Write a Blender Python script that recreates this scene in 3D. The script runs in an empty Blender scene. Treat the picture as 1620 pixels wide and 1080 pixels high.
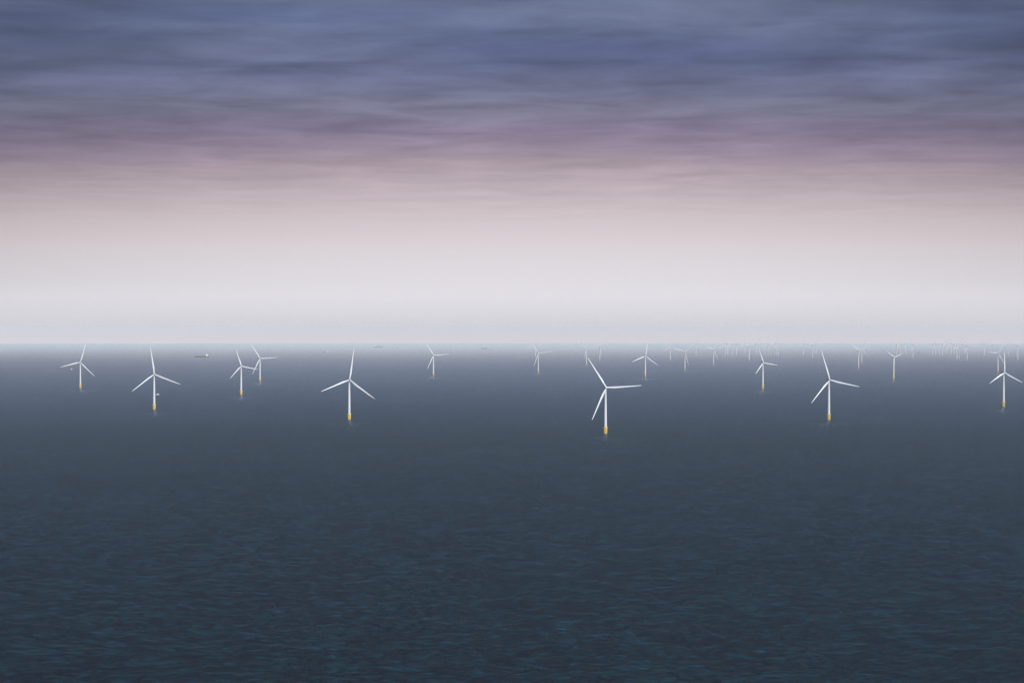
import bpy, bmesh, math, random
from mathutils import Matrix, Vector
R = math.radians
C = bpy.context.scene.collection
sc = bpy.context.scene
random.seed(4)

# ------------------------------------------------------------------ camera geometry
H = 240.0              # helicopter height over the sea, m
RE = 7.43e6            # earth radius with refraction, m
FP = 2800.0            # focal length in photograph pixels
EYE = 520.0            # photograph row of eye level
CX, CY, PW = 810.0, 540.0, 1620.0

def drop(x, y):
    return -(x * x + y * y) / (2 * RE)

def at(px, py):
    """sea point seen at a pixel of the photograph (py below the horizon)"""
    t = (py - EYE) / FP
    s = (px - CX) / FP
    D = H / t
    for _ in range(60):
        D = (H + D * D * (1 + s * s) / (2 * RE)) / t
    x = s * D
    return Vector((x, D, drop(x, D)))

cam = bpy.data.cameras.new('camera')
cam.sensor_width = 36.0
cam.lens = FP / PW * 36.0
cam.clip_start = 1.0
cam.clip_end = 400000.0
co = bpy.data.objects.new('camera', cam)
C.objects.link(co)
co.location = (0, 0, H)
co.rotation_euler = (R(90) - math.atan((CY - EYE) / FP), 0, 0)
sc.camera = co

sc.view_settings.view_transform = 'Standard'
sc.view_settings.look = 'None'
sc.view_settings.exposure = 0.0
sc.view_settings.gamma = 1.0
sc.cycles.volume_bounces = 1
sc.cycles.max_bounces = 6
sc.cycles.use_denoising = True
sc.cycles.denoising_prefilter = 'NONE'
sc.cycles.denoising_input_passes = 'RGB_ALBEDO_NORMAL'
sc.cycles.caustics_reflective = False
sc.cycles.caustics_refractive = False

# ------------------------------------------------------------------ node helpers
def lin(c):
    return tuple(((v / 255) / 12.92 if v / 255 <= 0.04045 else ((v / 255 + 0.055) / 1.055) ** 2.4) for v in c)

def nt(m):
    m.use_nodes = True
    m.node_tree.nodes.clear()
    return m.node_tree

class G:
    def __init__(s, t): s.t = t
    def n(s, kind, **kw):
        o = s.t.nodes.new(kind)
        for k, v in kw.items(): setattr(o, k, v)
        return o
    def link(s, a, b): s.t.links.new(a, b)
    def val(s, sock, v):
        if hasattr(v, 'is_output') or isinstance(v, bpy.types.NodeSocket): s.link(v, sock)
        else: sock.default_value = v
    def math(s, op, a, b=0.0, clamp=False):
        o = s.n('ShaderNodeMath', operation=op, use_clamp=clamp)
        s.val(o.inputs[0], a); s.val(o.inputs[1], b)
        return o.outputs[0]
    def vmath(s, op, a, b=(0, 0, 0)):
        o = s.n('ShaderNodeVectorMath', operation=op)
        s.val(o.inputs[0], a)
        if op == 'SCALE': s.val(o.inputs[3], b)
        else: s.val(o.inputs[1], b)
        return o.outputs[0]
    def noise(s, vec, scale, detail=3, rough=0.5, dist=0.0):
        o = s.n('ShaderNodeTexNoise')
        s.val(o.inputs['Vector'], vec)
        o.inputs['Scale'].default_value = scale
        o.inputs['Detail'].default_value = detail
        o.inputs['Roughness'].default_value = rough
        o.inputs['Distortion'].default_value = dist
        return o
    def mix(s, f, a, b, blend='MIX'):
        o = s.n('ShaderNodeMix', data_type='RGBA', blend_type=blend)
        s.val(o.inputs[0], f); s.val(o.inputs[6], a); s.val(o.inputs[7], b)
        return o.outputs[2]
    def maprange(s, v, a, b, c, d):
        o = s.n('ShaderNodeMapRange')
        s.val(o.inputs[0], v)
        for i, q in enumerate((a, b, c, d)): o.inputs[i + 1].default_value = q
        return o.outputs[0]
    def ramp(s, f, stops, interp='LINEAR'):
        o = s.n('ShaderNodeValToRGB')
        r = o.color_ramp; r.interpolation = interp
        while len(r.elements) < len(stops): r.elements.new(0.5)
        for e, (p, c) in zip(r.elements, stops):
            e.position = p; e.color = (*c, 1)
        s.val(o.inputs[0], f)
        return o.outputs[0]

SUN_AZ, SUN_EL = R(145), R(36)     # azimuth clockwise from +Y: behind the camera, to the right

# ------------------------------------------------------------------ sky (world)
SKY = [  # photograph row, sRGB colour seen there
    (0, (107, 116, 147)), (60, (102, 110, 143)), (110, (106, 111, 144)), (160, (122, 121, 146)),
    (205, (136, 123, 148)), (235, (156, 139, 159)), (265, (179, 161, 171)), (300, (197, 181, 188)),
    (340, (214, 200, 205)), (380, (225, 214, 219)), (415, (229, 223, 228)), (470, (234, 231, 238)),
    (498, (225, 223, 229)), (510, (220, 217, 222)), (522, (230, 213, 215)), (535, (250, 214, 210)), (560, (250, 214, 208))]
w = bpy.data.worlds.new('World')
sc.world = w
g = G(nt(w))
tc = g.n('ShaderNodeTexCoord')
sep = g.n('ShaderNodeSeparateXYZ'); g.link(tc.outputs['Generated'], sep.inputs[0])
dx, dy, dz = sep.outputs
el = g.math('DIVIDE', dz, g.math('SQRT', g.math('ADD', g.math('MULTIPLY', dx, dx), g.math('MULTIPLY', dy, dy))))
# a cloud layer seen from below: plane projection, streaks close up towards the horizon
zc = g.math('MAXIMUM', g.math('ADD', dz, 0.012), 0.012)
cv = g.n('ShaderNodeCombineXYZ')
g.link(g.math('DIVIDE', dx, zc), cv.inputs[0]); g.link(g.math('DIVIDE', dy, zc), cv.inputs[1])
rot = g.n('ShaderNodeMapping'); g.link(cv.outputs[0], rot.inputs[0])
rot.inputs['Rotation'].default_value = (0, 0, R(3))
rot.inputs['Scale'].default_value = (0.55, 0.8, 1)
cp = rot.outputs[0]
n1 = g.noise(cp, 1.1, 5, 0.52, 0.5).outputs[0]
rot2 = g.n('ShaderNodeMapping'); g.link(cv.outputs[0], rot2.inputs[0])
rot2.inputs['Rotation'].default_value = (0, 0, R(-6)); rot2.inputs['Location'].default_value = (7.3, 2.1, 3)
rot2.inputs['Scale'].default_value = (0.85, 0.95, 1)
n2 = g.noise(rot2.outputs[0], 2.3, 4, 0.52, 0.4).outputs[0]
# the cloud bases sag and lift: shift the elevation the colours are read at
amp = g.maprange(el, 0.055, 0.135, 0.0, 1.0)
wob = g.math('MULTIPLY', g.math('SUBTRACT', n1, 0.5), 0.035)
sx_ = g.math('MINIMUM', g.math('ABSOLUTE', g.math('DIVIDE', dx, g.math('MAXIMUM', dy, 0.2))), 0.35)
sag = g.math('MULTIPLY', g.math('MULTIPLY', sx_, sx_), g.maprange(el, 0.01, 0.08, 0.0, 0.09))     # the deck hangs lower to either side
els = g.math('ADD', g.math('ADD', el, sag), g.math('MULTIPLY', wob, amp))
emax = 0.23
stops = []
for row, c in SKY:
    e = (EYE - row) / FP
    stops.append(((e + 0.02) / (emax + 0.02), lin(c)))
stops.sort()
col = g.ramp(g.maprange(els, -0.02, emax, 0, 1), stops, 'EASE' if False else 'LINEAR')
# light and dark streaks
dk = g.math('MULTIPLY', g.math('SUBTRACT', n2, 0.5), amp)
str_ = g.math('ADD', 1.0, g.math('MULTIPLY', dk, 1.3))
str_ = g.math('MULTIPLY', str_, g.math('ADD', 1.0, g.math('MULTIPLY', g.math('MULTIPLY', g.math('SUBTRACT', n1, 0.5), amp), 0.95)))
# where cloud is thin it turns bluer, thick parts turn grey
thin = g.maprange(n1, 0.36, 0.66, 0.0, 1.0)
tint = g.mix(thin, (0.86, 0.94, 1.07, 1), (1.08, 1.05, 0.96, 1))
col = g.mix(g.math('MULTIPLY', g.maprange(el, 0.09, 0.15, 0.0, 1.0), 0.8), col, g.mix(1.0, col, tint, 'MULTIPLY'))
sc_ = g.vmath('SCALE', col, str_)
# the sky straight ahead is a little brighter than at the sides
side = g.math('MULTIPLY', g.math('SUBTRACT', g.math('DIVIDE', dx, g.math('MAXIMUM', dy, 0.2)), 0.01), 1.0)
side = g.math('SUBTRACT', 1.0, g.math('MINIMUM', g.math('MULTIPLY', g.math('MULTIPLY', side, side), g.math('ADD', g.maprange(el, 0.0, 0.03, 0.0, 1.5), g.math('MULTIPLY', amp, 2.0))), 0.3))
sc_ = g.vmath('SCALE', sc_, side)
# brightness added out of view, overhead and around the sun, lighting turbines and haze
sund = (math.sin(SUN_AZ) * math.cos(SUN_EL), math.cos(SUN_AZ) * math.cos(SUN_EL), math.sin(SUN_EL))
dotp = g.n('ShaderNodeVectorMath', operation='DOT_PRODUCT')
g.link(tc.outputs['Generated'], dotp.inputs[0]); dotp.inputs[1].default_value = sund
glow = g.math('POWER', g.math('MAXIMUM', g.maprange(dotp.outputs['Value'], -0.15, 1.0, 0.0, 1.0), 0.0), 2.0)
# unseen sky higher up set deep blue so the sea reflects darker and bluer
hi = g.maprange(el, 0.185, 0.55, 0.0, 1.0)
hi = g.math('POWER', hi, 0.45)
sc_ = g.mix(hi, sc_, (0.010, 0.10, 0.27, 1))
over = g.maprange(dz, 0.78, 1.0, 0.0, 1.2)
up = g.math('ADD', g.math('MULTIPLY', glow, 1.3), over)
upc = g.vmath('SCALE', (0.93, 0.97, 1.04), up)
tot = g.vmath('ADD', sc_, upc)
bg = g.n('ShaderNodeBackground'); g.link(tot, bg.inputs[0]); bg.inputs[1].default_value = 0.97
sky = g.n('ShaderNodeTexSky', sky_type='NISHITA', sun_disc=False)
sky.sun_elevation = SUN_EL; sky.sun_rotation = SUN_AZ
bg2 = g.n('ShaderNodeBackground'); g.link(sky.outputs[0], bg2.inputs[0]); bg2.inputs[1].default_value = 0.05
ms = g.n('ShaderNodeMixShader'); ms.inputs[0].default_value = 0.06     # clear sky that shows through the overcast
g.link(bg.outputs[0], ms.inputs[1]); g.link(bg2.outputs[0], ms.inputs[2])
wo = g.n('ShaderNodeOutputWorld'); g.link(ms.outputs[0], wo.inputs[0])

sl = bpy.data.lights.new('sun', 'SUN')
sl.energy = 3.5; sl.angle = R(8); sl.color = (1.0, 0.96, 0.91)
so = bpy.data.objects.new('sun', sl); C.objects.link(so)
so.rotation_euler = Vector(sund).to_track_quat('Z', 'Y').to_euler()
so.location = (200, -400, 600)

# ------------------------------------------------------------------ materials
def mat(name, col, rough=0.5, metal=0.0, var=0.06, vscale=0.3, spec=0.5):
    m = bpy.data.materials.new(name)
    g = G(nt(m))
    tc = g.n('ShaderNodeTexCoord')
    n = g.noise(tc.outputs['Object'], vscale, 4, 0.6).outputs[0]
    c = g.mix(n, (*[v * (1 - var) for v in col], 1), (*[min(1, v * (1 + var)) for v in col], 1))
    p = g.n('ShaderNodeBsdfPrincipled')
    g.link(c, p.inputs['Base Color'])
    p.inputs['Roughness'].default_value = rough
    p.inputs['Metallic'].default_value = metal
    p.inputs['Specular IOR Level'].default_value = spec
    o = g.n('ShaderNodeOutputMaterial'); g.link(p.outputs[0], o.inputs[0])
    return m

M_white = mat('turbine_white', (0.63, 0.65, 0.66), 0.4, var=0.03)
M_blade = mat('blade_white', (0.67, 0.69, 0.70), 0.35, var=0.02)
M_nac = mat('nacelle_grey', (0.20, 0.21, 0.23), 0.5)
M_red = mat('hoist_deck_red', (0.10, 0.025, 0.02), 0.6)
M_steel = mat('galvanised_steel', (0.30, 0.29, 0.25), 0.55, 0.2)
M_dark = mat('dark_hull', (0.012, 0.014, 0.02), 0.6)
M_navy = mat('blue_hull', (0.02, 0.035, 0.07), 0.5)
M_rust = mat('red_hull', (0.10, 0.05, 0.045), 0.5)
M_deck = mat('deck_paint', (0.10, 0.12, 0.11), 0.7)
M_house = mat('ship_white', (0.8, 0.8, 0.79), 0.4)
M_win = mat('bridge_glass', (0.02, 0.025, 0.03), 0.15)

# yellow transition piece with a dark weed band at the waterline
M_yel = bpy.data.materials.new('yellow_coating')
g = G(nt(M_yel))
tc = g.n('ShaderNodeTexCoord')
sp = g.n('ShaderNodeSeparateXYZ'); g.link(tc.outputs['Object'], sp.inputs[0])
nn = g.noise(tc.outputs['Object'], 0.8, 4, 0.6).outputs[0]
edge = g.math('ADD', sp.outputs[2], g.math('MULTIPLY', nn, 2.0))
weed = g.maprange(edge, 2.6, 3.6, 1.0, 0.0)
cc = g.mix(nn, (1.0, 0.58, 0.0, 1), (1.0, 0.68, 0.0, 1))
cc = g.mix(weed, cc, (0.05, 0.045, 0.02, 1))
p = g.n('ShaderNodeBsdfPrincipled'); g.link(cc, p.inputs['Base Color']); p.inputs['Roughness'].default_value = 0.5
o = g.n('ShaderNodeOutputMaterial'); g.link(p.outputs[0], o.inputs[0])

# ------------------------------------------------------------------ sea
M_sea = bpy.data.materials.new('sea_water')
g = G(nt(M_sea))
geo = g.n('ShaderNodeNewGeometry')
pos = geo.outputs['Position']
def wave(rz, sx, sy, scale, detail, rough, off):
    m = g.n('ShaderNodeMapping'); g.link(pos, m.inputs[0])
    m.inputs['Rotation'].default_value = (0, 0, R(rz))
    m.inputs['Scale'].default_value = (sx, sy, 0.0001)
    m.inputs['Location'].default_value = (off, off * 0.7, off)
    return g.vmath('SUBTRACT', g.noise(m.outputs[0], scale, detail, rough, 0.3).outputs['Color'], (0.5, 0.5, 0.5))
wA = wave(2, 0.7, 1.1, 1 / 6.0, 2, 0.5, 11)      # wind waves, crests lying across the view
wB = wave(-14, 0.5, 1.0, 1 / 4.5, 2, 0.5, 57)      # chop
wC = wave(5, 0.8, 0.9, 1 / 70.0, 3, 0.65, 91)    # swell groups
wD = wave(1, 0.75, 1.0, 1 / 20.0, 2, 0.55, 33)    # longer wind sea
gust = g.noise(pos, 1 / 900.0, 4, 0.55).outputs[0]
gm = g.maprange(gust, 0.35, 0.65, 0.8, 1.2)
sl_ = g.vmath('ADD', g.vmath('SCALE', wA, 0.85), g.vmath('SCALE', wB, 0.55))
sl_ = g.vmath('ADD', g.vmath('ADD', sl_, g.vmath('SCALE', wC, 0.12)), g.vmath('SCALE', wD, 0.35))
sl_ = g.vmath('SCALE', sl_, gm)
sl_ = g.vmath('MULTIPLY', sl_, (0.35, 0.8, 0.0))
sl_ = g.vmath('ADD', sl_, (0.0, -0.29, 0.0))      # slopes leaned to the viewer's side so the water mirrors darker, higher sky
# slopes flattened far out so the sea mirrors pale sky, imitating thicker haze
far_ = g.n('ShaderNodeVectorMath', operation='LENGTH'); g.link(pos, far_.inputs[0])
slope_fade = g.math('MINIMUM', g.math('POWER', g.math('DIVIDE', 4000.0, far_.outputs['Value']), 1.32), 1.0)
sl_ = g.vmath('SCALE', sl_, slope_fade)
nrm = g.vmath('NORMALIZE', g.vmath('ADD', sl_, geo.outputs['True Normal']))
body_sh = g.n('ShaderNodeBsdfDiffuse')
gloss = g.n('ShaderNodeBsdfGlossy')
fr = g.n('ShaderNodeFresnel'); fr.inputs['IOR'].default_value = 1.333
slope_fade_ = slope_fade
patch = g.maprange(g.noise(pos, 1 / 2500.0, 3, 0.5).outputs[0], 0.3, 0.7, 0.0, 1.0)
wa = g.n('ShaderNodeSeparateXYZ'); g.link(g.vmath('ADD', g.vmath('ADD', wA, g.vmath('SCALE', wC, 0.32)), g.vmath('SCALE', wD, 0.6)), wa.inputs[0])
face = g.maprange(wa.outputs[1], -0.07, 0.15, 0.0, 1.0)     # wave shading put into the body colour: green-blue faces, black troughs
body = g.mix(patch, (0.0040, 0.0150, 0.0150, 1), (0.0050, 0.0155, 0.0145, 1))
g.link(g.mix(face, (0.0, 0.0, 0.0, 1), body), body_sh.inputs['Color'])
g.link(g.math('ADD', 0.05, g.math('MULTIPLY', slope_fade_, 0.11)), gloss.inputs['Roughness'])
gloss.inputs['Color'].default_value = (0.69, 0.86, 0.98, 1)      # reflections tinted blue to cool the mirrored mauve sky
for q in (body_sh, gloss, fr): g.link(nrm, q.inputs['Normal'])
mx = g.n('ShaderNodeMixShader'); g.link(fr.outputs[0], mx.inputs[0]); g.link(body_sh.outputs[0], mx.inputs[1]); g.link(gloss.outputs[0], mx.inputs[2])
o = g.n('ShaderNodeOutputMaterial'); g.link(mx.outputs[0], o.inputs[0])

RSEA = 66000.0
me = bpy.data.meshes.new('sea')
bm = bmesh.new()
NA = 256
radii = [0.0] + [300 * (RSEA / 300) ** (i / 90) for i in range(91)]
rings = []
for r in radii:
    if r == 0: rings.append([bm.verts.new((0, 0, 0))]); continue
    rings.append([bm.verts.new((r * math.cos(2 * math.pi * k / NA), r * math.sin(2 * math.pi * k / NA), -r * r / (2 * RE))) for k in range(NA)])
for i in range(1, len(rings)):
    for k in range(NA):
        k2 = (k + 1) % NA
        if i == 1: bm.faces.new((rings[0][0], rings[1][k], rings[1][k2]))
        else: bm.faces.new((rings[i - 1][k], rings[i][k], rings[i][k2], rings[i - 1][k2]))
for f in bm.faces: f.smooth = True
bm.to_mesh(me); bm.free()
me.materials.append(M_sea)
sea = bpy.data.objects.new('sea', me); C.objects.link(sea)
sea['kind'] = 'structure'

# ------------------------------------------------------------------ haze
HAZE = 2.4e-5
M_haze = bpy.data.materials.new('sea_haze')
g = G(nt(M_haze))
v = g.n('ShaderNodeVolumePrincipled')
v.inputs['Color'].default_value = (0.86, 0.865, 0.86, 1)
v.inputs['Density'].default_value = HAZE
v.inputs['Anisotropy'].default_value = -0.08
o = g.n('ShaderNodeOutputMaterial'); g.link(v.outputs[0], o.inputs['Volume'])
bm = bmesh.new()
hb = 67500.0
z0 = -RSEA ** 2 / (2 * RE) - 1.0
z1 = H + 60.0
bmesh.ops.create_cube(bm, size=1.0, matrix=Matrix.Translation((0, 0, (z0 + z1) / 2)) @ Matrix.Diagonal((2 * hb, 2 * hb, z1 - z0, 1)))
me = bpy.data.meshes.new('haze'); bm.to_mesh(me); bm.free(); me.materials.append(M_haze)
hz = bpy.data.objects.new('haze', me); C.objects.link(hz)
hz['kind'] = 'stuff'; hz['label'] = 'pale bluish sea haze that fades the far turbines towards the horizon'
hz['category'] = 'haze'

# ------------------------------------------------------------------ mesh helpers
def mesh(name, bm, m, smooth=False):
    me = bpy.data.meshes.new(name)
    bmesh.ops.recalc_face_normals(bm, faces=bm.faces)
    for f in bm.faces: f.smooth = smooth
    if smooth:
        for e in bm.edges:
            if len(e.link_faces) == 2 and e.calc_face_angle(0) > R(38): e.smooth = False
    bm.to_mesh(me); bm.free()
    me.materials.append(m)
    return me

def part(name, me, parent, mtx=None):
    o = bpy.data.objects.new(name, me)
    C.objects.link(o)
    o.parent = parent
    if mtx is not None: o.matrix_local = mtx
    return o

def lathe(bm, prof, n=32, mtx=Matrix.Identity(4), cap=True):
    rg = []
    for r, z in prof:
        rg.append([bm.verts.new(mtx @ Vector((r * math.cos(2 * math.pi * k / n), r * math.sin(2 * math.pi * k / n), z))) for k in range(n)])
    for a, b in zip(rg, rg[1:]):
        for k in range(n): bm.faces.new((a[k], a[(k + 1) % n], b[(k + 1) % n], b[k]))
    if cap:
        bm.faces.new(rg[0][::-1]); bm.faces.new(rg[-1])

def box(bm, x0, x1, y0, y1, z0, z1, bev=0.0):
    r = bmesh.ops.create_cube(bm, size=1.0, matrix=Matrix.Translation(((x0 + x1) / 2, (y0 + y1) / 2, (z0 + z1) / 2)) @ Matrix.Diagonal((x1 - x0, y1 - y0, z1 - z0, 1)))
    if bev:
        es = list({e for v in r['verts'] for e in v.link_edges})
        bmesh.ops.bevel(bm, geom=es, offset=bev, segments=3, profile=0.5, affect='EDGES')

def bar(bm, a, b, r, n=6):
    a, b = Vector(a), Vector(b)
    q = (b - a).to_track_quat('Z', 'Y').to_matrix().to_4x4()
    lathe(bm, [(r, 0), (r, (b - a).length)], n, Matrix.Translation(a) @ q)

# ------------------------------------------------------------------ turbine meshes
HUBZ, LB = 107.0, 83.0
bm = bmesh.new()   # monopile and transition piece
lathe(bm, [(3.5, -6), (3.5, 5.0), (3.85, 5.4), (3.85, 15.6), (3.6, 16.0)], 40)
me_tp = mesh('transition_piece', bm, M_yel, True)
bm = bmesh.new()   # work platform
lathe(bm, [(3.9, 15.2), (5.6, 15.7), (5.6, 16.05), (3.3, 16.05)], 32, cap=False)
box(bm, -1.6, 1.6, -8.0, -5.2, 15.72, 16.03)
me_plat = mesh('platform', bm, M_yel)
bm = bmesh.new()   # railing
for h in (0.6, 1.15):
    for k in range(24):
        a, b = 2 * math.pi * k / 24, 2 * math.pi * (k + 1) / 24
        bar(bm, (5.5 * math.cos(a), 5.5 * math.sin(a), 16.05 + h), (5.5 * math.cos(b), 5.5 * math.sin(b), 16.05 + h), 0.05, 5)
for k in range(24):
    a = 2 * math.pi * k / 24
    bar(bm, (5.5 * math.cos(a), 5.5 * math.sin(a), 16.0), (5.5 * math.cos(a), 5.5 * math.sin(a), 17.2), 0.05, 5)
me_rail = mesh('railing', bm, M_yel)
bm = bmesh.new()   # boat landing: two fender tubes with a ladder between, stand-offs to the pile
for x in (-1.0, 1.0):
    bar(bm, (x, -5.2, -4), (x, -5.2, 12.5), 0.28, 10)
    for z in (1.0, 5.5, 10.0): bar(bm, (x, -5.2, z), (x * 0.8, -3.6, z), 0.2, 8)
for x in (-0.35, 0.35): bar(bm, (x, -4.7, -2), (x, -4.7, 16.6), 0.07, 6)
for i in range(45): bar(bm, (-0.35, -4.7, -1.6 + i * 0.4), (0.35, -4.7, -1.6 + i * 0.4), 0.035, 5)
me_land = mesh('boat_landing', bm, M_steel)
bm = bmesh.new()   # tower
lathe(bm, [(3.15, 15.9), (3.15, 18), (3.05, 40), (2.75, 65), (2.3, 88), (2.05, 103.2), (2.15, 103.6), (2.15, 104.0)], 40)
me_tower = mesh('tower', bm, M_white, True)
bm = bmesh.new()   # tower door
box(bm, -0.55, 0.55, -3.24, -3.05, 17.0, 19.3, 0.05)
me_door = mesh('door', bm, M_nac)

TILT = Matrix.Rotation(R(-5), 4, 'X')      # rotor axis (local -Y) lifted 5 degrees
HUB = Matrix.Translation((0, -6.6, HUBZ)) @ TILT
# nacelle: rounded body with a tapering rear
bm = bmesh.new()
secs = [(-4.2, 2.0, 2.1), (-3.9, 2.6, 2.7), (-2.2, 3.1, 3.3), (1, 3.3, 3.6), (7, 3.3, 3.6), (10.5, 3.0, 3.2), (12.0, 2.5, 2.5), (12.4, 2.0, 2.0)]
rg = []
for y, hw, hh in secs:
    ring = []
    for k in range(28):
        a = 2 * math.pi * k / 28
        c, s = math.cos(a), math.sin(a)
        e = 0.42
        ring.append(bm.verts.new((hw * math.copysign(abs(c) ** e, c), y, HUBZ + 0.3 + hh * math.copysign(abs(s) ** e, s))))
    rg.append(ring)
for a, b in zip(rg, rg[1:]):
    for k in range(28): bm.faces.new((a[k], a[(k + 1) % 28], b[(k + 1) % 28], b[k]))
bm.faces.new(rg[0]); bm.faces.new(rg[-1][::-1])
me_nac = mesh('nacelle', bm, M_nac, True)
bm = bmesh.new()   # winching deck on the rear of the nacelle
box(bm, -3.4, 3.4, 5.2, 13.6, HUBZ + 3.95, HUBZ + 4.35)
for x in (-3.3, 3.3):
    for h in (0.6, 1.2): bar(bm, (x, 5.3, HUBZ + 4.3 + h), (x, 13.5, HUBZ + 4.3 + h), 0.07, 5)
    for k in range(6): bar(bm, (x, 5.3 + k * 1.64, HUBZ + 4.3), (x, 5.3 + k * 1.64, HUBZ + 5.55), 0.07, 5)
for h in (0.6, 1.2): bar(bm, (-3.3, 13.5, HUBZ + 4.3 + h), (3.3, 13.5, HUBZ + 4.3 + h), 0.07, 5)
me_hoist = mesh('hoist_deck', bm, M_red)
bm = bmesh.new()   # cooler panel standing across the roof
box(bm, -2.6, 2.6, 3.2, 3.9, HUBZ + 3.8, HUBZ + 6.4, 0.12)
me_cool = mesh('cooler', bm, M_nac)
bm = bmesh.new()   # wind mast
bar(bm, (1.4, 4.4, HUBZ + 3.8), (1.4, 4.4, HUBZ + 8.0), 0.09, 6)
bar(bm, (0.8, 4.4, HUBZ + 7.6), (2.0, 4.4, HUBZ + 7.6), 0.06, 6)
me_mast = mesh('wind_mast', bm, M_steel)
bm = bmesh.new()   # spinner, axis along -Y
lathe(bm, [(2.2, -2.3), (2.5, -1.6), (2.6, 0), (2.4, 1.4), (1.8, 2.5), (0.9, 3.2), (0.05, 3.45)], 28, Matrix.Rotation(R(90), 4, 'X'))
me_hub = mesh('hub', bm, M_blade, True)

def blade_mesh(L=LB):
    """root cylinder blending to a twisted, tapering aerofoil; span +Z, leading edge -X side, prebent to -Y"""
    bm = bmesh.new()
    st = [(0.0, 3.6, 1.0, 0), (0.03, 3.6, 1.0, 0), (0.08, 4.2, 0.75, 20), (0.14, 4.7, 0.45, 16), (0.20, 5.2, 0.33, 13),
          (0.28, 4.9, 0.27, 10), (0.38, 4.3, 0.24, 7), (0.5, 3.6, 0.21, 5), (0.62, 3.0, 0.19, 3.5), (0.74, 2.5, 0.18, 2),
          (0.85, 2.0, 0.17, 1), (0.93, 1.5, 0.16, 0.5), (0.975, 1.1, 0.16, 0), (1.0, 0.35, 0.2, 0)]
    rg = []
    NK = 22
    for t, ch, th, tw in st:
        ch *= 0.85
        ring = []
        blend = 1 if t < 0.05 else max(0.0, 1 - (t - 0.03) / 0.17)
        le = -0.5 * ch * blend - 0.3 * ch * (1 - blend)
        cs, sn = math.cos(R(tw)), math.sin(R(tw))
        for k in range(NK):
            a = 2 * math.pi * k / NK
            xr = 0.5 - 0.5 * math.cos(a)
            foil = 5 * th * (0.2969 * math.sqrt(xr) - 0.126 * xr - 0.3516 * xr ** 2 + 0.2843 * xr ** 3 - 0.1036 * xr ** 4)
            yf = math.copysign(foil, math.sin(a)) if abs(math.sin(a)) > 1e-6 else 0.0
            yc = 0.5 * math.sin(a) * th
            y = (yc * blend + yf * (1 - blend)) * ch
            x = le + xr * ch
            X, Y = x * cs - y * sn, x * sn + y * cs
            ring.append(bm.verts.new((X, Y - 3.2 * t * t, 1.4 + t * (L - 1.4))))
        rg.append(ring)
    for a, b in zip(rg, rg[1:]):
        for k in range(NK): bm.faces.new((a[k], a[(k + 1) % NK], b[(k + 1) % NK], b[k]))
    bm.faces.new(rg[0]); bm.faces.new(rg[-1][::-1])
    return mesh('blade', bm, M_blade, True)
me_blade = blade_mesh()
# haze fade painted into the far copies: duller grey, ochre instead of yellow
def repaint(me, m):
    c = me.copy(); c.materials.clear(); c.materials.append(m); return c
M_grey = mat('haze_faded_grey', (0.54, 0.54, 0.55), 0.5, var=0.05)
M_ochre = mat('haze_faded_ochre', (0.52, 0.42, 0.22), 0.6, var=0.08)
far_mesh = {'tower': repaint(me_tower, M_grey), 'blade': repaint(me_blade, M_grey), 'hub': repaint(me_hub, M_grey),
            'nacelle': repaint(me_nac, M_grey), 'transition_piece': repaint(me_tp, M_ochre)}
ghost_mesh = dict(far_mesh, transition_piece=repaint(me_tp, M_grey))  # farthest bases greyed too, haze put into their colour

def blade_mtx(theta, k):
    """theta: angle in degrees anticlockwise from the right, seen from the front"""
    return HUB @ Matrix.Rotation(R(90 - theta), 4, 'Y') @ Matrix.Rotation(R(2.0), 4, 'X') @ Matrix.Diagonal((1, 1, k, 1))

def make_turbine():
    r = bpy.data.objects.new('wind_turbine', None); C.objects.link(r)
    r.empty_display_size = 10
    tp = part('transition_piece', me_tp, r)
    part('platform', me_plat, tp); part('railing', me_rail, tp); part('boat_landing', me_land, tp)
    tw = part('tower', me_tower, r)
    part('door', me_door, tw)
    na = part('nacelle', me_nac, r)
    part('hoist_deck', me_hoist, na); part('cooler', me_cool, na); part('wind_mast', me_mast, na)
    part('hub', me_hub, r, HUB)
    for i in range(3): part('blade', me_blade, r, blade_mtx(120 * i, 1))
    return r

def copy_tree(o, parent=None, keep=lambda c: True):
    c = o.copy(); C.objects.link(c)
    if parent:
        c.parent = parent; c.matrix_local = o.matrix_local.copy()
    for ch in list(o.children):
        if keep(ch): copy_tree(ch, c, keep)
    return c

YAW = 14.0
NEAR, MID, FAR = 'near turbines with yellow bases', 'turbines in the middle distance', 'pale far turbines near the horizon'
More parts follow.
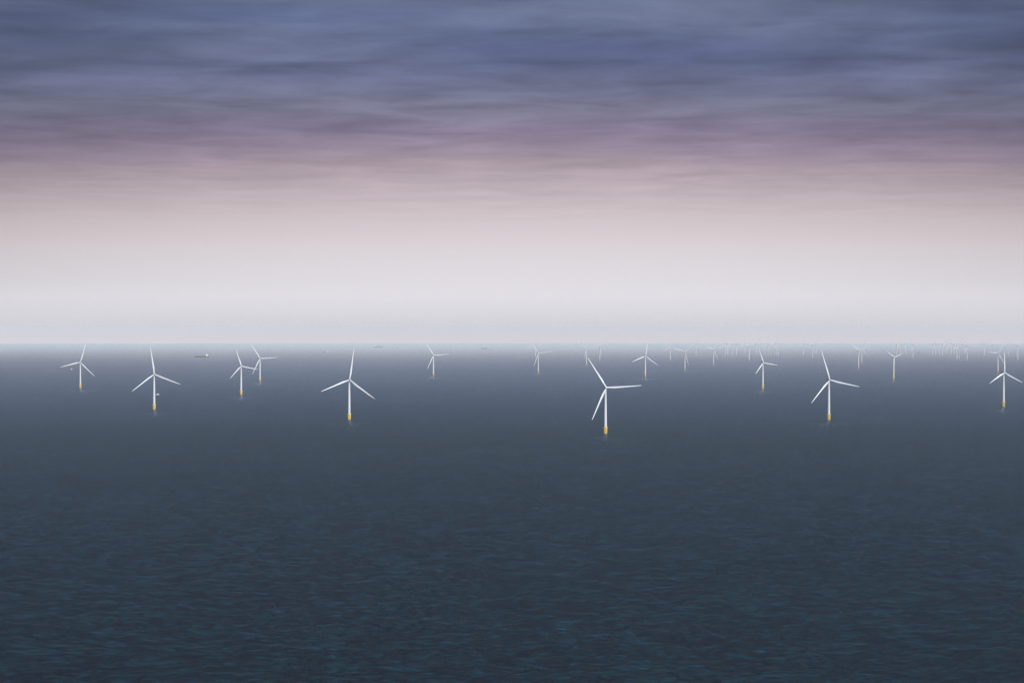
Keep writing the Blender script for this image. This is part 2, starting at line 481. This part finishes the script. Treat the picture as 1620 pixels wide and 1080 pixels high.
# photo column and row of the waterline, blade angle, blade length factor, label
T = [
 (958.0, 687, 3, 1.0, 'largest nearest white turbine at centre right, bright yellow base and one blade pointing level right'),
 (552.5, 664.5, 82, 1.0, 'tall white turbine left of centre, yellow base and one blade pointing almost straight up'),
 (1311.5, 665, 347, 1.0, 'tall white turbine right of centre, yellow base, one blade sloping slightly down to the right'),
 (243.8, 648.5, 98, 1.0, 'tall white turbine with yellow base at left with a small white boat beside its tower'),
 (1588.0, 644, 91, 0.78, 'white turbine with yellow base nearest the right edge, one blade pointing straight up'),
 (381.5, 625, 348, 0.74, 'shorter bladed white turbine with yellow base, in front and left of another turbine'),
 (127.0, 614, 74.5, 1.0, 'leftmost turbine standing whole in view, with small orange base and a boat at left'),
 (1207.0, 615.5, 350, 0.72, 'slim short bladed white turbine with pale yellow base, left of the tall turbine at right'),
 (411.3, 603, 3, 1.0, 'white turbine close behind and right of a nearer one, one blade pointing level right'),
 (1414.0, 600, 24, 0.62, 'small turbine with faint yellow base, standing alone right of the tall right hand turbine'),
 (-22.0, 597, 23, 1.0, 'turbine beyond the left edge with only its blade tip in view'),
 (1021.0, 596, 82, 1.0, 'mid distance turbine above and right of the largest one, one blade pointing up'),
 (685.7, 593.8, 4, 1.0, 'mid distance turbine alone near the middle of the sea, one blade pointing level right'),
 (851.6, 588, 8, 1.0, 'mid distance turbine left of the largest one, with a fainter rotor behind its top'),
 (1578.8, 587, 57, 0.95, 'thin turbine just left of the yellow based one at the right edge'),
 (1083.5, 583.8, 42, 1.0, 'hazy white turbine whose lowest blade hangs close along its tower'),
 (1358.4, 581, 23, 1.0, 'hazy turbine above the tall right hand one, two blades raised like a V'),
 (1129.0, 576, 50, 0.95, 'pale hazy turbine midway between the one with a hanging blade and the far cluster'),
 (927.7, 575.8, 12, 0.95, 'pale turbine directly above the tip of the longest raised blade'),
 (1363.3, 573, 65, 0.95, 'very pale turbine just behind the hazy one with blades raised like a V'),
 (1060.5, 568, 92, 1.0, 'faint turbine left of the one with a hanging blade'),
 (948.8, 567.8, 35, 1.0, 'faint turbine thin as a thread, just right of the one above the raised blade tip'),
 (847.0, 562, 85, 1.0, 'ghostly turbine whose blades show behind the top of a nearer mid distance turbine'),
 (1101.0, 560.5, 70, 1.0, 'ghostly turbine between two hazy ones right of the hanging blade'),
 (1147.5, 560.2, 95, 1.0, 'first ghostly turbine of the far cluster counted from its left end'),
 (1151.5, 560.2, 20, 1.0, 'second ghostly turbine of the far cluster from its left end'),
 (1158.0, 561, 75, 1.0, 'third ghostly turbine of the far cluster from its left end'),
 (1165.0, 560, 30, 1.0, 'fourth ghostly turbine of the far cluster from its left end'),
 (1178.5, 557.5, 100, 1.0, 'small ghostly turbine in the gap left of the taller one of the far cluster'),
 (1185.0, 568, 28, 1.0, 'taller thread thin turbine of the far cluster, left above the slim short bladed turbine'),
 (1197.0, 558, 55, 1.0, 'ghostly turbine directly above and just left of the slim short bladed turbine'),
 (1210.0, 559.5, 15, 1.0, 'ghostly turbine above and just right of the slim short bladed turbine'),
 (1215.0, 560, 80, 1.0, 'second ghostly turbine to the right above the slim short bladed turbine'),
 (1219.5, 560, 110, 1.0, 'fifth ghostly turbine from the right end of the far cluster'),
 (1225.0, 560.4, 62, 1.0, 'third ghostly turbine from the right end of the far cluster'),
 (1228.0, 560.2, 8, 1.0, 'second ghostly turbine from the right end of the far cluster'),
 (1231.2, 560.5, 92, 1.0, 'last ghostly turbine at the right end of the far cluster'),
 (1271.0, 559.5, 84, 1.0, 'lone ghostly turbine in the gap between the far cluster and the tall right hand turbine'),
 (1285.5, 564, 40, 1.0, 'faint turbine just left of the raised blade tip of the tall right hand turbine'),
 (1291.0, 558.5, 66, 1.0, 'ghostly turbine behind the raised blade tip of the tall right hand turbine'),
 (1418.5, 560, 33, 1.0, 'ghostly turbine directly above the small one with the faint yellow base'),
 (1424.5, 559.5, 88, 1.0, 'ghostly turbine a little right above the small one with the faint yellow base'),
 (1433.0, 559.5, 20, 1.0, 'ghostly turbine halfway between the small yellow based one and the faint dark boat'),
 (1444.5, 564.5, 5, 1.0, 'faint turbine with one blade pointing right over the dark boat near the horizon'),
 (1475.5, 560, 50, 1.0, 'first ghostly turbine right of the dark boat near the horizon'),
 (1480.3, 560.3, 95, 1.0, 'second ghostly turbine right of the dark boat near the horizon'),
 (1486.0, 559.4, 12, 1.0, 'third ghostly turbine right of the dark boat near the horizon'),
 (1491.1, 560.4, 38, 1.0, 'fourth and clearest ghostly turbine right of the dark boat near the horizon'),
 (1497.5, 559, 77, 1.0, 'fifth ghostly turbine right of the dark boat near the horizon'),
 (1504.5, 560, 104, 1.0, 'sixth ghostly turbine right of the dark boat near the horizon'),
 (1509.5, 560, 47, 1.0, 'seventh ghostly turbine right of the dark boat near the horizon'),
 (1513.8, 566.5, 25, 1.0, 'left one of two close faint turbines with lower bases right of the far row'),
 (1517.8, 567, 81, 1.0, 'right one of two close faint turbines with lower bases right of the far row'),
 (1530.0, 567.2, 2, 1.0, 'faint turbine alone just right of the close pair with lower bases'),
 (1557.5, 560.5, 28, 1.0, 'ghostly turbine alone, well left of the thin turbine by the right edge'),
 (1594.5, 560, 60, 1.0, 'ghostly turbine just right of the raised blade near the right edge'),
 (1610.3, 567.3, 15, 1.0, 'faint turbine closest to the right edge of the picture'),
]
proto = make_turbine()
for i, (px, py, th, k, lab) in enumerate(T):
    far = py < 572
    if i == 0: r = proto
    elif py > 592: r = copy_tree(proto)
    else:          # too far off for rails, ladders and doors to show
        r = copy_tree(proto, keep=lambda c: c.name.split('.')[0] not in ('railing', 'boat_landing', 'door', 'wind_mast', 'cooler', 'hoist_deck', 'platform'))
    r.location = at(px, py)
    r.rotation_euler = (0, 0, R(YAW + (0 if i == 0 else random.uniform(-1.5, 1.5))))
    bl = [c for c in r.children if c.name.startswith('blade')]
    for j, b in enumerate(bl):
        b.matrix_local = blade_mtx(th + 120 * j, k)
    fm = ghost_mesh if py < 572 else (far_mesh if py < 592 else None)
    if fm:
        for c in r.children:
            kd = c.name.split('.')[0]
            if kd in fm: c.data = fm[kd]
    r['label'] = lab
    r['category'] = 'wind turbine'
    r['group'] = NEAR if py > 610 else (MID if py > 570 else FAR)

# ------------------------------------------------------------------ ships
def hull_mesh(L, B, D, m, draft=1.5, sheer=0.25, name='hull'):
    """bow towards -X, waterline at z=0"""
    bm = bmesh.new()
    rg = []
    N = 18
    for i in range(N + 1):
        t = i / N
        x = -L / 2 + t * L
        wd = B / 2 * min(1.0, (math.sin(min(t / 0.28, 1.0) * math.pi / 2)) ** 0.75 + 0.01) * (1 - 0.14 * max(0, (t - 0.85) / 0.15))
        top = D * (1 + sheer * max(0, 1 - t / 0.25) ** 1.5 + 0.08 * max(0, (t - 0.85) / 0.15))
        rake = -0.035 * L * max(0, 1 - t / 0.15)
        rg.append([bm.verts.new(v) for v in ((x + rake, -wd, top), (x, -wd * 0.93, 0.3), (x + 0.01 * L, -wd * 0.6, -draft),
                                            (x + 0.01 * L, wd * 0.6, -draft), (x, wd * 0.93, 0.3), (x + rake, wd, top))])
    for a, b in zip(rg, rg[1:]):
        for k in range(6): bm.faces.new((a[k], a[(k + 1) % 6], b[(k + 1) % 6], b[k]))
    bm.faces.new(rg[0][::-1]); bm.faces.new(rg[-1])
    return mesh(name, bm, m)

def boxes(name, m, bl, bev=0.0):
    bm = bmesh.new()
    for b in bl: box(bm, *b, bev)
    return mesh(name, bm, m)

def ship(kind, cat, lab, px, py, rz, group=None):
    r = bpy.data.objects.new(kind, None); C.objects.link(r)
    r.location = at(px, py); r.rotation_euler = (0, 0, R(rz))
    r['label'] = lab; r['category'] = cat
    if group: r['group'] = group
    return r

GS = 'ships near the horizon'
# cargo ship, bow left, white bridge aft (right)
s = ship('cargo_ship', 'ship', 'long dark cargo ship with white bridge at its right end, near the left horizon', 319.8, 565.0, 3, GS)
s.scale = (1, 1, 1.35)
h = part('hull', hull_mesh(124, 18, 8.5, M_dark), s)
part('hatch_cover', boxes('hatch_cover', M_deck, [(-46 + 19 * i, -30 + 19 * i, -6.5, 6.5, 8.3, 9.9) for i in range(4)], 0.3), s)
d = part('deckhouse', boxes('deckhouse', M_house, [(33, 56, -8.2, 8.2, 8.6, 14.6), (35, 51, -7.6, 7.6, 14.6, 19.4), (36, 46, -8.8, 8.8, 19.4, 23)], 0.25), s)
part('window', boxes('window', M_win, [(35.9, 36.1, -8, 8, 20.6, 22.2), (37, 45, -8.9, -8.78, 20.6, 22.2)]), d)
part('funnel', boxes('funnel', M_navy, [(50.5, 55, -2.4, 2.4, 14.5, 23.5)], 0.6), s)
bm = bmesh.new(); bar(bm, (40, 0, 23), (40, 0, 31), 0.35); bar(bm, (40, -3, 28), (40, 3, 28), 0.2); bar(bm, (-52, 0, 10), (-52, 0, 20), 0.35)
part('mast', mesh('mast', bm, M_house), s)

# small coaster, white block aft right
s = ship('coaster', 'ship', 'small grey coaster with pale upper works at its right, near the horizon left of centre', 516.0, 557.5, -2, GS)
part('hull', hull_mesh(62, 11, 6.5, M_rust), s)
d = part('deckhouse', boxes('deckhouse', M_house, [(2, 27, -4.8, 4.8, 6.4, 11.2), (12, 25, -4.4, 4.4, 11.2, 16.2)], 0.2), s)
part('window', boxes('window', M_win, [(11.86, 12.1, -4, 4, 13.4, 15.2), (13, 24, -4.5, -4.38, 13.4, 15.2)]), d)
part('hatch_cover', boxes('hatch_cover', M_deck, [(-24, 0, -4, 4, 6.4, 8.4)], 0.2), s)
bm = bmesh.new(); bar(bm, (15, 0, 16), (15, 0, 23), 0.25)
part('mast', mesh('mast', bm, M_house), s)

# crane vessel far away
s = ship('crane_ship', 'ship', 'faint long ship with an upright crane at its right end, farthest off on the horizon', 598.5, 548.9, 2, GS)
part('hull', hull_mesh(150, 30, 11, M_dark), s)
part('deckhouse', boxes('deckhouse', M_house, [(-62, -42, -12, 12, 10.8, 22), (-60, -46, -13, 13, 22, 26)], 0.3), s)
bm = bmesh.new()
for x in (48, 58): bar(bm, (x, -5, 10), (54, 0, 46), 1.0)
for x in (48, 58): bar(bm, (x, 5, 10), (54, 0, 46), 1.0)
bar(bm, (54, 0, 44), (66, 0, 66), 0.9); bar(bm, (54, 0, 46), (66, 0, 66), 0.4); box(bm, 46, 62, -7, 7, 10.9, 18)
part('crane', mesh('crane', bm, M_house), s)

# bulk carrier, just a dark line
s = ship('bulk_carrier', 'ship', 'faint dark sliver of a ship on the haze line, near the middle of the horizon', 769.0, 551.7, -3, GS)
part('hull', hull_mesh(128, 20, 8, M_dark), s)
part('deckhouse', boxes('deckhouse', M_house, [(40, 56, -9, 9, 7.9, 15), (42, 52, -9.5, 9.5, 15, 20)], 0.3), s)
part('hatch_cover', boxes('hatch_cover', M_deck, [(-46 + 20 * i, -30 + 20 * i, -7, 7, 7.9, 9.6) for i in range(4)], 0.3), s)

# offshore support vessel, dark hull, left of the tall turbine's hub
s = ship('support_vessel', 'boat', 'small dark hulled boat left of the hub of the tall right hand turbine', 1299.3, 591.5, 4, 'work boats among the turbines')
part('hull', hull_mesh(30, 7, 4.6, M_dark), s)
d = part('cabin', boxes('cabin', M_deck, [(-8, -2, -2.6, 2.6, 4.5, 6.6), (-7, -3, -2.3, 2.3, 6.6, 8.6)], 0.2), s)
part('window', boxes('window', M_win, [(-7.12, -6.9, -2.0, 2.0, 7.1, 8.2), (-6.5, -3.5, -2.42, -2.28, 7.1, 8.2)]), d)
bm = bmesh.new(); bar(bm, (-5, 0, 8.5), (-5, 0, 13), 0.15); bar(bm, (-5, -1.5, 11.5), (-5, 1.5, 11.5), 0.1)
part('mast', mesh('mast', bm, M_house), s)
part('deck_cargo', boxes('deck_cargo', M_deck, [(3, 6, -2, 0.5, 4.5, 6.0)]), s)

def crew_boat(lab, px, py, rz, L=19.0):
    s = ship('crew_boat', 'boat', lab, px, py, rz, 'work boats among the turbines')
    k = L / 20
    part('hull', hull_mesh(L, 6.4 * k, 2.6 * k, M_navy), s)
    d = part('cabin', boxes('cabin', M_house, [(-4 * k, 6 * k, -2.5 * k, 2.5 * k, 2.6 * k, 5.4 * k), (-2.5 * k, 3.5 * k, -2.1 * k, 2.1 * k, 5.4 * k, 7.6 * k)], 0.2), s)
    part('window', boxes('window', M_win, [(-2.66 * k, -2.4 * k, -1.8 * k, 1.8 * k, 6.1 * k, 7.2 * k), (-2 * k, 3 * k, -2.2 * k, -2.08 * k, 6.1 * k, 7.2 * k)]), d)
    part('foredeck', boxes('foredeck', M_house, [(-8.6 * k, -4.2 * k, -2 * k, 2 * k, 2.75 * k, 3.2 * k)], 0.1), s)
    bm = bmesh.new(); bar(bm, (1, 0, 7.4 * k), (1, 0, 10.5 * k), 0.12); bar(bm, (1, -1.3, 9.3 * k), (1, 1.3, 9.3 * k), 0.09)
    part('mast', mesh('mast', bm, M_house), s)
crew_boat('small white boat close to the tower of the tall turbine at left', 249.2, 625.2, -8, 17.0)
crew_boat('tiny white boat seen end on, left of the leftmost whole turbine', 113.2, 585.0, 75, 21.0)

s = ship('guard_boat', 'boat', 'tiny dark boat beneath the blade of a faint turbine near the right horizon', 1453.0, 558.8, 20, 'work boats among the turbines')
part('hull', hull_mesh(28, 9, 5, M_dark), s)
part('cabin', boxes('cabin', M_dark, [(-6, 6, -3.5, 3.5, 5, 9.5), (-3, 4, -3, 3, 9.5, 13)], 0.2), s)
bm = bmesh.new(); bar(bm, (0, 0, 13), (0, 0, 18), 0.2)
part('mast', mesh('mast', bm, M_dark), s)
